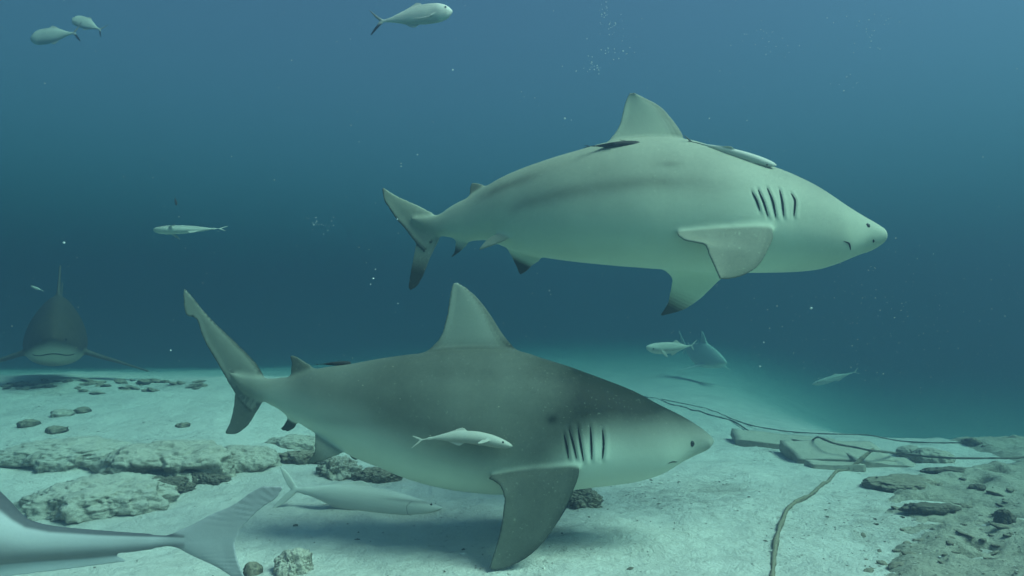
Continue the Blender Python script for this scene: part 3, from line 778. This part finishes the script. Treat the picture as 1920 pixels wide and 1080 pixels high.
# tail half of a big silver fish leaving the frame
def tail_fish():
    Y0 = 2.25
    root = empty('cobia', pix(200, 1015, Y0)); tag(root, 'silver grey fish leaving the frame at lower left, its forked tail large and near', 'fish')
    yo = lambda x: .0 - .22 * s1(250, -500, x)
    top = [(-620, 1010), (-500, 880), (-300, 800), (-120, 850), (0, 934), (24, 957), (48, 974), (91, 985), (181, 994), (272, 1000), (308, 1002), (345, 1004)]
    bot = [(-620, 1030), (-500, 1090), (-300, 1105), (-120, 1082), (0, 1055), (60, 1050), (121, 1046), (211, 1039), (302, 1028), (325, 1025), (345, 1024)]
    xs = np.linspace(-620, 345, 100)
    ty = pchip([p[0] for p in top], [p[1] for p in top], xs); by = pchip([p[0] for p in bot], [p[1] for p in bot], xs)
    B_ = Beast(); C = []; U = []; Hh = []; W = []
    for x, a, b in zip(xs, ty, by):
        A = pix(x, a, Y0 + yo(x)) - root.location; Bq = pix(x, b, Y0 + yo(x)) - root.location
        C.append((A + Bq) / 2); h = (A - Bq).length / 2; Hh.append(h); U.append((A - Bq).normalized()); W.append(h * interp2([(-620, .9), (-100, .8), (200, .62), (345, .35)], x))
    B_.trunk(C, U, Hh, W, 36, 1)
    def f(P): return [pix(p[0], p[1], Y0 + yo(p[0])) - root.location for p in P]
    vx = .0036
    B_.fin(f([(308, 1003), (347, 990), (393, 966), (438, 946), (471, 923), (498, 911), (527, 911)]), f([(437, 1024), (443, 1010), (450, 994), (468, 974), (495, 949), (518, 934), (530, 915)]), .009, vx, 'tail', root=.03)
    B_.fin(f([(312, 1025), (335, 1030), (363, 1043), (408, 1064), (438, 1084), (458, 1102)]), f([(437, 1004), (440, 1022), (444, 1045), (452, 1067), (462, 1090), (466, 1102)]), .009, vx, 'tail', root=.03)
    B_.fin(f([(-160, 1076), (0, 1050), (121, 1041), (205, 1034)]), f([(-170, 1120), (0, 1083), (120, 1068), (180, 1060), (240, 1052)]), .006, vx, 'under', root=0)
    def pig(c, nm, u, v):
        a, b = proj(c + root.location)
        if nm == 'back': return .95
        if nm == 'tail': return .28 + .18 * u + .10 * math.sin(v * 3 + u * 90) * s1(.15, .5, u)
        if nm == 'under': return .02
        t0 = interp2(top, a); b0 = interp2(bot, a); s = (b - t0) / max(1, b0 - t0)
        return .66 * s1(.26, .14, s) + .24 + .40 * s1(.50, .95, s)
    B_.fuse('body', vx, M_COBIA, root, 4, pig)
tail_fish()

# little dark fish and a floating scrap
fish('small_fish', 'tiny black fish hanging upright above the white remora', 'fish', jk_top, jk_bot, jk_k, jk_fins[:2], dark_pig, M_REMORA_D, pix(329, 376, 5.5), .085, (0, R(80), R(40)), (.925, .058), .012)

# ------------------------------------------------------------------ rocks
def rock(name, label, loc, dims, seed, mat, rotz=0, rough=.28, sub=6, pits=(), group=None, cat='rock', flat=.0, freq=1.6):
    bm = bmesh.new(); bmesh.ops.create_icosphere(bm, subdivisions=sub, radius=1)
    o3 = Vector((seed * 7.3, seed * 3.1, seed * 1.7))
    for v in bm.verts:
        d = v.co.normalized()
        q = Vector((d.x * dims[0], d.y * dims[1], d.z * dims[2])) * (freq / max(.05, (dims[0] * dims[1] * dims[2]) ** (1/3)))
        n1 = noise.fractal(q * .55 + o3, .9, 2, 6); n2 = noise.ridged_multi_fractal(q * 1.3 + o3, .9, 2.1, 5, 1, 2) - 1.2
        vd = noise.voronoi(q * 2.2 + o3 + Vector((n1, n1, n1)) * .3)[0]
        k = 1 + rough * 1.15 * n1 + rough * .34 * n2 + rough * .55 * (min(vd[0], .6) - .3) + rough * .16 * noise.fractal(q * 6 + o3, .8, 2, 4)
        for (pd, pr, pk) in pits:
            dd = (d - Vector(pd).normalized()).length
            if dd < pr * 1.6: k -= pk * math.exp(-(dd / pr) ** 2 * 2)
        z = d.z
        if flat and z > 0: z = z * (1 - flat * z)
        v.co = Vector((d.x * dims[0] * k, d.y * dims[1] * k, z * dims[2] * k))
    me = bpy.data.meshes.new(name); bm.to_mesh(me); bm.free()
    me.polygons.foreach_set('use_smooth', [True]*len(me.polygons)); me.materials.append(mat)
    o = bpy.data.objects.new(name, me); COLL.objects.link(o); o.location = loc; o.rotation_euler = (0, 0, rotz)
    tag(o, label, cat, group)
    return o
def rock_px(name, label, px, py_base, w_px, h_px, depth, seed, mat, **kw):
    """w_px/h_px: extent in photo pixels; the foot stands where py_base meets the sand"""
    p = floor_at(px, py_base); s = p.y / F
    a = w_px * s / 2; c = h_px * s * .50
    loc = (p.x, p.y + depth * .8, H(p.x, p.y + depth * .8) + h_px * s * .08)
    return rock(name, label, loc, (a, depth, c), seed, mat, **kw)

rock_px('boulder', 'rounded algae crusted boulder at the right end of the left reef row', 440, 888, 135, 66, .22, 3, M_ROCK, rough=.16, pits=[((.9, -.4, -.2), .25, .25)])
rock_px('boulder', 'long crusted boulder with dark hollows under its front edge', 295, 908, 262, 92, .34, 5, M_ROCK, rough=.22,
        pits=[((-.12, -.9, .02), .30, .62), ((.50, -.85, .05), .24, .55), ((-.80, -.6, .2), .16, .6)])
rock_px('boulder', 'low greyish boulder half sunk at the left edge of the frame', 90, 880, 270, 60, .36, 8, M_CRUST, rough=.24, pits=[((.75, -.6, .1), .18, .5)])
rock_px('boulder', 'broad pale mound of crusted rubble above the silver fish tail', 140, 975, 262, 84, .34, 11, M_CRUST, rough=.20, freq=2.6)
rock_px('rock', 'small broken rock in front of the long boulder\'s hollow', 335, 908, 62, 26, .09, 13, M_ROCK, rough=.4, sub=4)
rock_px('rock', 'pale layered rock just left of the dark shark\'s pelvic fin', 550, 842, 130, 46, .16, 17, M_ROCK, rough=.2, flat=.3)
rock_px('rock', 'round brown stone lying on the pale layered rock', 531, 834, 22, 20, .04, 19, M_ROCKD, rough=.12, sub=4)
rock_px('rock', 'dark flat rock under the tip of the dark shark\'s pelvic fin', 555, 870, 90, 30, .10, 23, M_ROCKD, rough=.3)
rock_px('rock', 'jagged hollow rock below the dark shark\'s pelvic fin', 622, 900, 82, 58, .12, 29, M_ROCK, rough=.42, freq=2.4, pits=[((.2, -.9, .2), .3, .35), ((-.4, -.9, -.1), .2, .3)])
rock_px('rock', 'blocky rock behind the large white fish\'s back', 700, 905, 90, 46, .12, 31, M_ROCKD, rough=.26, flat=.3)
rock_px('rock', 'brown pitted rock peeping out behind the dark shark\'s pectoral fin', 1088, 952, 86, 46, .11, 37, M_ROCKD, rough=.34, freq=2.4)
rock_px('rock', 'crusted ring shaped rock at the bottom of the frame', 540, 1082, 66, 54, .09, 41, M_ROCK, rough=.3, freq=2.2, pits=[((.2, -.6, .7), .35, .3)])
rock_px('rock', 'dark brown stone touching the silver tail\'s lower lobe', 466, 1080, 34, 34, .05, 43, M_ROCKD, rough=.15, sub=4)
rock_px('rock', 'lone dark stone on bright sand at the far left', 42, 803, 34, 24, .09, 47, M_ROCKD, rough=.2, sub=4)
rock_px('rock', 'dark pebbly stone right of the lone stone, leaning', 148, 776, 30, 16, .07, 53, M_ROCKD, rough=.25, sub=4)
rock_px('rock', 'grey stone beside the leaning one, low in the sand', 108, 782, 38, 18, .08, 59, M_ROCK, rough=.3, sub=4)
rock_px('rock', 'slanting dark stone at the back of the left reef row', 97, 815, 34, 18, .07, 61, M_ROCKD, rough=.3, sub=4)
rock_px('rock', 'small dark stone alone on sand under the shark\'s tail fin', 338, 802, 24, 15, .06, 67, M_ROCKD, rough=.3, sub=4)
rock_px('rock', 'pointed dark stone on the far ridge at the right', 1833, 838, 26, 20, .10, 71, M_ROCKD, rough=.3, sub=4)
rock_px('rock', 'small upright stone next to the pointed far stone', 1862, 846, 16, 18, .07, 73, M_ROCKD, rough=.3, sub=4)

rock_px('rock', 'long blackish lump added for the shade under the front of the long boulder', 288, 928, 112, 42, .09, 131, M_HOLLOW_SHADE, rough=.3)  # three added dark lumps stand for shade in the reef hollows
rock_px('rock', 'blackish lump added for the shade below the gap between the long boulder and the rounded one', 380, 908, 84, 28, .08, 132, M_HOLLOW_SHADE, rough=.3)
rock_px('rock', 'round black lump added for the shaded hole on top of the low pale mound', 203, 906, 32, 34, .05, 133, M_HOLLOW_SHADE, rough=.25)
# far ridge of rubble along the left crest
def rubble():
    protos = []
    for i in range(4):
        o = rock('rubble_stone', 'small dark rubble stone on the far left ridge', (0, 0, 0), (.07, .06, .026), 80 + i, M_ROCKD, rough=.4, sub=3, group='rubble stones on the far left ridge')
        protos.append(o)
    spots = []
    for i in range(46):
        px = rng.uniform(12, 425); py = 722 + rng.gauss(0, 6) - (px - 200) * .012
        spots.append((px, py, rng.uniform(.5, 1.5)))
    for i, (px, py, s) in enumerate(spots):
        p = floor_at(px, max(714, py))
        if p.y > 20: p = Vector(((px - 960) / F * 8.6, 8.6 + rng.uniform(-.5, .1), 0)); p.z = H(p.x, p.y)
        o = protos[i] if i < 4 else protos[i % 4].copy()
        if i >= 4: COLL.objects.link(o)
        o.location = (p.x, p.y, p.z + .004); o.rotation_euler = (rng.uniform(-.3, .3), rng.uniform(-.3, .3), rng.uniform(0, 6)); o.scale = (s * rng.uniform(.8, 1.6), s, s * rng.uniform(.6, 1.1))
rubble()

# scattered stones on the right foreground sand
def stones():
    protos = [rock('stone', 'small grey stone scattered on the pitted sand at the lower right', (0, 0, 0), (.045, .035, .02), 90 + i, M_ROCKD, rough=.4, sub=3,
                   group='small stones on the lower right sand') for i in range(4)]
    k = 0
    for i in range(90):
        px = rng.uniform(1490, 1915); py = rng.uniform(915, 1075)
        if px < 1640 - (py - 930) * .4: continue
        p = floor_at(px, py)
        o = protos[k] if k < 4 else protos[k % 4].copy()
        if k >= 4: COLL.objects.link(o)
        k += 1
        s = rng.uniform(.2, .62)
        o.location = (p.x, p.y, max(p.z, ledge_h(p.x, p.y)) + .004 * s); o.rotation_euler = (rng.uniform(-.3, .3), rng.uniform(-.3, .3), rng.uniform(0, 6)); o.scale = (s * rng.uniform(.8, 1.8), s, s)

# pitted limestone ledge, lower right
LP = [floor_at(1560, 1085), floor_at(1640, 1000), floor_at(1610, 960), floor_at(1650, 915), floor_at(1740, 888), floor_at(1900, 870)]
PITS = [(floor_at(1750, 946), .20, .085, .13), (floor_at(1785, 882), .30, .10, .10), (floor_at(1838, 914), .07, .05, .10), (floor_at(1870, 898), .10, .05, .08),
        (floor_at(1832, 1034), .10, .05, .10), (floor_at(1872, 1052), .20, .05, .08), (floor_at(1760, 985), .06, .04, .06), (floor_at(1690, 1010), .08, .04, .05), (floor_at(1900, 975), .10, .08, .10)]
def ledge_edge(y):
    ys = sorted((p.y, p.x) for p in LP); return float(np.interp(y, [a for a, _ in ys], [b for _, b in ys]))
def ledge_h(x, y):
    e = ledge_edge(y) + .22 * fbm(x * 1.3, y * 1.3, 9) + .10 * fbm(x * 4, y * 4, 2)
    m = s1(-.15, .55, x - e) * s1(7.9, 7.1, y + .3 * fbm(x * 1.2, 4)) * s1(2.4, 3.0, y)
    r = noise.ridged_multi_fractal(Vector((x * 2.1, y * 2.1, 1.7)), .9, 2.1, 6, 1, 2)
    z = H(x, y) - .06 + m * (.10 + .030 * (r - 1.0) + .05 * fbm(x * .9, y * .9, 6) + .022 * fbm(x * 7, y * 7, 3, 5) - .05 * s1(.22, .05, noise.voronoi(Vector((x * 4.2, y * 3.2, 0)))[0][0]) * s1(-.1, .3, fbm(x * 1.7, y * 1.7, 8)))
    for (p, rx, ry, k) in PITS:
        dd = ((x - p.x) / rx) ** 2 + ((y - p.y) / ry) ** 2
        if dd < 6: z -= k * math.exp(-dd ** 1.6)
    return z
def build_ledge():
    xs = np.arange(1.6, 8.4, .026); ys = [2.6]
    while ys[-1] < 8.0: ys.append(ys[-1] + .024 * max(1, ys[-1] / 4.5))
    V = [(x, y, ledge_h(x, y)) for y in ys for x in xs]; nx = len(xs)
    Fc = []
    for j in range(len(ys)-1):
        for i in range(nx-1):
            q = (j*nx+i, j*nx+i+1, (j+1)*nx+i+1, (j+1)*nx+i)
            if max(V[k][2] - H(V[k][0], V[k][1]) for k in q) > -.055: Fc.append(q)
    used = sorted({i for f in Fc for i in f}); mp = {o: n for n, o in enumerate(used)}
    o = link_mesh('rock_ledge', [V[i] for i in used], [tuple(mp[i] for i in f) for f in Fc], M_LEDGE)
    tag(o, 'broad pitted limestone ledge filling the lower right corner', 'rock ledge')
build_ledge()
stones()
for label, px, py, w, h, d, sd in (('long dark lump added for the shade in the largest hollow of the ledge', 1752, 955, 104, 22, .055, 121), ('dark stone in the hollow along the ledge\'s far rim', 1790, 890, 96, 14, .06, 122),  # both are dark lumps added for shade in the hollows
                                   ('little dark lump added for the shade in a round hole near the far edge of the ledge', 1838, 920, 26, 14, .03, 123), ('dark lump added for a shaded pit at the right border of the ledge', 1896, 985, 30, 34, .05, 124),
                                   ('dark lump added for the shade of a crack low on the ledge by the bottom right corner', 1850, 1040, 90, 16, .04, 125)):
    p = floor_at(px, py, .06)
    rock('rock', label, (p.x, p.y + d, ledge_h(p.x, p.y + d) + h * p.y / F * .25), (w * p.y / F / 2, d, h * p.y / F * .45), sd, M_HOLLOW_SHADE, rough=.3, sub=5)  # added dark lumps stand for the shade inside the ledge's hollows
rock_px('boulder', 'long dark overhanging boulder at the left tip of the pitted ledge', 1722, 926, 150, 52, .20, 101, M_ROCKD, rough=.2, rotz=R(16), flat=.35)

# slabs in the middle distance on the right
def slab(label, px, py, w, d, h, rz, seed, tilt=(0, 0)):
    p = floor_at(px, py)
    bm = bmesh.new(); bmesh.ops.create_cube(bm, size=1)
    bmesh.ops.subdivide_edges(bm, edges=bm.edges, cuts=13, use_grid_fill=True)
    for v in bm.verts:
        c = Vector((v.co.x * w, v.co.y * d, v.co.z * h))
        q = c * 4 + Vector((seed * 5.1, 0, 0))
        c += Vector((noise.fractal(q, 1, 2, 4), noise.fractal(q + Vector((9, 0, 0)), 1, 2, 4), .6 * noise.fractal(q + Vector((0, 9, 0)), 1, 2, 4))) * .016
        v.co = c
    me = bpy.data.meshes.new('slab'); bm.to_mesh(me); bm.free(); me.materials.append(M_SLAB)
    me.polygons.foreach_set('use_smooth', [True]*len(me.polygons))
    o = bpy.data.objects.new('stone_slab', me); COLL.objects.link(o); o.location = (p.x, p.y + d * .45, H(p.x, p.y + d * .45) + h * .32); o.rotation_euler = (tilt[0], tilt[1], rz)
    tag(o, label, 'slab')
slab('flat squarish stone slab below the rope knot', 1590, 872, .80, .50, .10, R(-5), 1, (R(9), 0))
slab('long low slab running left under the rope', 1490, 842, 1.0, .45, .07, R(-12), 2, (R(6), R(4)))
slab('thin broken slab lying in front of the square slab', 1572, 882, .42, .18, .05, R(-6), 3)
slab('narrow slab right of the rope knot, mostly buried', 1668, 876, .5, .3, .06, R(-8), 4, (R(5), R(5)))
rock_px('boulder', 'hazy rounded block standing behind the right hand rope', 1765, 868, 70, 36, .16, 111, M_SLAB, rough=.16)
rock_px('rock', 'smaller hazy rock just left of the block behind the rope', 1722, 856, 46, 28, .14, 112, M_SLAB, rough=.16)

# ------------------------------------------------------------------ ropes
M_ROPE = rock_mat('weedy_rope', (.30, .27, .19), (.10, .09, .06), .35, .65, 22, .5)
M_ROPED = rock_mat('dark_rope', (.22, .205, .165), (.09, .083, .066), .35, .65, 22, .4)
def rope(label, px_pts, r, mat, lift, knob=.25, n=160, seed=0.):
    P = []
    for (a, b, l) in px_pts:
        p = floor_at(a, b, l + lift); P.append(p)
    c = curve(P, np.linspace(0, 1, n)); rad = []
    for i, q in enumerate(c):
        f = noise.fractal(Vector((i * .11 + seed, seed, 0)), 1, 2, 4)
        rad.append(r * max(.55, 1 + knob * f * 1.6 + .12 * math.sin(i * 1.9)))
    c = [Vector(q) + Vector((.6, .3, .5)) * (r * .5 * noise.noise(Vector((i * .21 + seed, 4, seed)))) for i, q in enumerate(c)]
    for i, q in enumerate(c): q.z = max(q.z, H(q.x, q.y) + r * (.15 + .7 * noise.noise(Vector((i * .06, seed, 2)))))
    o = tube('rope', c, rad, mat, None, 10); tag(o, label, 'rope', 'ropes on the sand')
rope('thick weed covered rope curving over bright sand from the knot to the bottom edge', [(1447, 1100, 0), (1450, 1060, 0), (1456, 1010, 0), (1468, 975, 0), (1487, 945, 0), (1520, 928, 0), (1553, 903, 0), (1585, 882, 0), (1606, 868, .06), (1625, 852, .12), (1637, 842, .14)], .013, M_ROPE, .004, .45)
rope('dark rope draped over the slabs and running straight to the right edge', [(1190, 738, 0), (1255, 757, 0), (1325, 776, 0), (1375, 790, 0), (1410, 810, 0), (1470, 822, .04), (1518, 828, .10), (1535, 820, .16), (1560, 830, .14), (1600, 838, .13), (1637, 845, .14), (1680, 850, .08), (1740, 856, .10), (1800, 859, .12), (1870, 859, .10), (1940, 856, .10)], .009, M_ROPED, .012, .3, 220, 3.)
rope('thin rope along the far ridge fading into the haze', [(1240, 748, 0), (1330, 768, 0), (1400, 795, 0), (1470, 808, 0), (1540, 813, .02), (1620, 815, .02), (1690, 827, 0), (1760, 830, 0), (1830, 830, 0), (1900, 838, 0), (1950, 842, 0)], .0065, M_ROPED, .012, .35, 200, 6.)

# ------------------------------------------------------------------ bubbles and drifting specks
def bubble_mat():
    m, nt, n, l, b = new_mat('air_bubble')
    b.inputs['Base Color'].default_value = (.9, .93, .93, 1); b.inputs['Roughness'].default_value = .12
    b.inputs['Specular IOR Level'].default_value = .8
    b.inputs['Alpha'].default_value = .65
    return m
M_BUB = bubble_mat()
proto = None
def bubble(px, py, Y, r, label, group):
    global proto
    if proto is None:
        o = proto = ball('air_bubble', (0, 0, 0), 1., M_BUB, None, (1, 1, .85), 2)
    else:
        o = proto.copy(); COLL.objects.link(o)
    o.location = pix(px, py, Y); o.scale = (r, r, r * rng.uniform(.75, 1.25)); tag(o, label, 'bubble', group)
def cluster(n, cx, cyy, sx, sy, Y, label, group, r0=.003, r1=.008, slant=0.):
    for i in range(n):
        t = rng.gauss(0, .45); bubble(cx + rng.gauss(0, .5) * sx + slant * t * sy, cyy + t * sy, Y + rng.uniform(-.2, .2), rng.uniform(r0, r1) * rng.uniform(.6, 1), label, group)
lb = 'tiny pale air bubble rising above the upper shark\'s dorsal fin'; gp = 'bubbles above the upper shark\'s dorsal fin'
cluster(16, 1132, 20, 10, 22, 5.5, lb, gp); cluster(24, 1150, 52, 30, 22, 5.5, lb, gp, slant=-.5); cluster(18, 1155, 98, 32, 16, 5.5, lb, gp, slant=-.4); cluster(22, 1100, 122, 34, 24, 5.5, lb, gp, slant=.5)
lb = 'tiny air bubble near the bright top right surface water'; gp = 'bubbles in the bright water at the top right'
cluster(26, 1445, 80, 40, 34, 6.5, lb, gp, slant=.5); cluster(30, 1630, 55, 75, 50, 6.5, lb, gp); cluster(8, 1585, 150, 30, 20, 6.0, lb, gp)
lb = 'bright bubble in the small burst between the remora and the upper shark\'s tail'; gp = 'small burst of bubbles left of the upper shark\'s tail'
cluster(26, 600, 420, 22, 14, 5.0, lb, gp, .002, .006)
lb = 'single drifting bubble in the open water around the sharks'; gp = 'single bubbles in open water'
for px, py, r in ((1059, 222, .010), (849, 131, .009), (783, 290, .008), (752, 312, .007), (745, 411, .008), (1071, 225, .005), (320, 657, .009), (1521, 578, .013), (700, 522, .011), (704, 505, .007), (695, 533, .006),
                  (1425, 687, .011), (1432, 642, .008), (746, 569, .007), (1030, 545, .008), (1180, 210, .006), (1582, 170, .007), (1330, 222, .007), (120, 455, .012)):
    bubble(px, py, 4.4 if py < 600 else 5, r * .7, lb, gp)

def grit_bits():
    g = random.Random(11); V = []; Fc = []; mi = []
    tries = 0
    while len(Fc) < 1500 * 8 and tries < 40000:
        tries += 1
        y = 3.0 + 5.5 * g.random() ** 1.4; x = g.uniform(-.85, .85) * y
        w = .10
        for (gx, gy, rx, ry, k) in GRIT: w = max(w, k * math.exp(-(((x - gx) / rx) ** 2 + ((y - gy) / ry) ** 2)))
        if g.random() > w: continue
        r = g.uniform(.0025, .007) * (1 + 1.2 * (g.random() < .08)); z = max(H(x, y), ledge_h(x, y)) + r * .15
        n = len(V); a = g.uniform(0, 6.28); ex, ey, ez = r * g.uniform(.8, 2.2), r * g.uniform(.6, 1.2), r * g.uniform(.3, .7)
        ca, sa = math.cos(a), math.sin(a)
        for (px, py, pz) in ((ex, 0, 0), (0, ey, .2 * ez), (-ex * .8, .1 * ey, 0), (0, -ey, 0), (.1 * ex, .1 * ey, ez), (0, 0, -ez)):
            V.append((x + px * ca - py * sa, y + px * sa + py * ca, z + pz))
        m = 0 if g.random() < .72 else 1
        for t in ((0, 1, 4), (1, 2, 4), (2, 3, 4), (3, 0, 4), (1, 0, 5), (2, 1, 5), (3, 2, 5), (0, 3, 5)): Fc.append(tuple(n + i for i in t)); mi.append(m)
    o = link_mesh('shell_grit', V, Fc, plain_mat('dark_grit', (.14, .125, .095), .95, .1), None, False)
    o.data.materials.append(plain_mat('shell_chip', (.78, .74, .66), .8, .2)); o.data.polygons.foreach_set('material_index', mi)
    tag(o, 'shell chips and dark coral grit strewn over the sand', kind='stuff')
grit_bits()

def specks():
    bm = bmesh.new()
    g = random.Random(5)
    for i in range(1500):
        Y = 1.6 + 9 * g.random() ** 1.3; px = g.uniform(-80, 2000); py = g.uniform(-60, 900)
        if i % 3 == 0: px = g.gauss(1650, 170); py = g.gauss(610, 90)
        p = pix(px, py, Y)
        if p.z < H(p.x, p.y) + .1 or p.z > 5.8: continue
        r = g.uniform(.0007, .0017) * (Y / 3.6) ** .6
        res = bmesh.ops.create_icosphere(bm, subdivisions=1, radius=r)
        sc = Vector((g.uniform(.7, 1.8), 1, g.uniform(.6, 1.3)))
        for v in res['verts']: v.co = Vector((v.co.x * sc.x, v.co.y, v.co.z * sc.z)) + p
    me = bpy.data.meshes.new('drifting_specks'); bm.to_mesh(me); bm.free(); me.materials.append(plain_mat('speck', (.6, .6, .5), .9, .1))
    o = bpy.data.objects.new('drifting_specks', me); COLL.objects.link(o)
    tag(o, 'tiny pale specks drifting all through the water', kind='stuff')
specks()

# ------------------------------------------------------------------ water body
def haze():
    bm = bmesh.new(); bmesh.ops.create_cube(bm, size=1)
    lo, hi = -4.6, WATER_TOP
    for v in bm.verts: v.co = Vector((v.co.x * 104, v.co.y * 84 + 30, (v.co.z + .5) * (hi - lo) + lo))
    me = bpy.data.meshes.new('haze'); bm.to_mesh(me); bm.free()
    o = bpy.data.objects.new('haze', me); COLL.objects.link(o); tag(o, 'blue green sea water', kind='stuff')
    m = bpy.data.materials.new('sea_water'); m.use_nodes = True; nt = m.node_tree; nt.nodes.clear()
    out = nt.nodes.new('ShaderNodeOutputMaterial'); v = nt.nodes.new('ShaderNodeVolumePrincipled')
    D = .5
    col = [s / D for s in SIG_S]; ab = [(1 - (t - s) / D / (1 - s / D)) ** 2 for t, s in zip(SIG_T, SIG_S)]
    v.inputs['Density'].default_value = D; v.inputs['Color'].default_value = (*col, 1)
    v.inputs['Absorption Color'].default_value = (*ab, 1); v.inputs['Anisotropy'].default_value = ANISO
    nt.links.new(v.outputs[0], out.inputs['Volume']); me.materials.append(m)
haze()
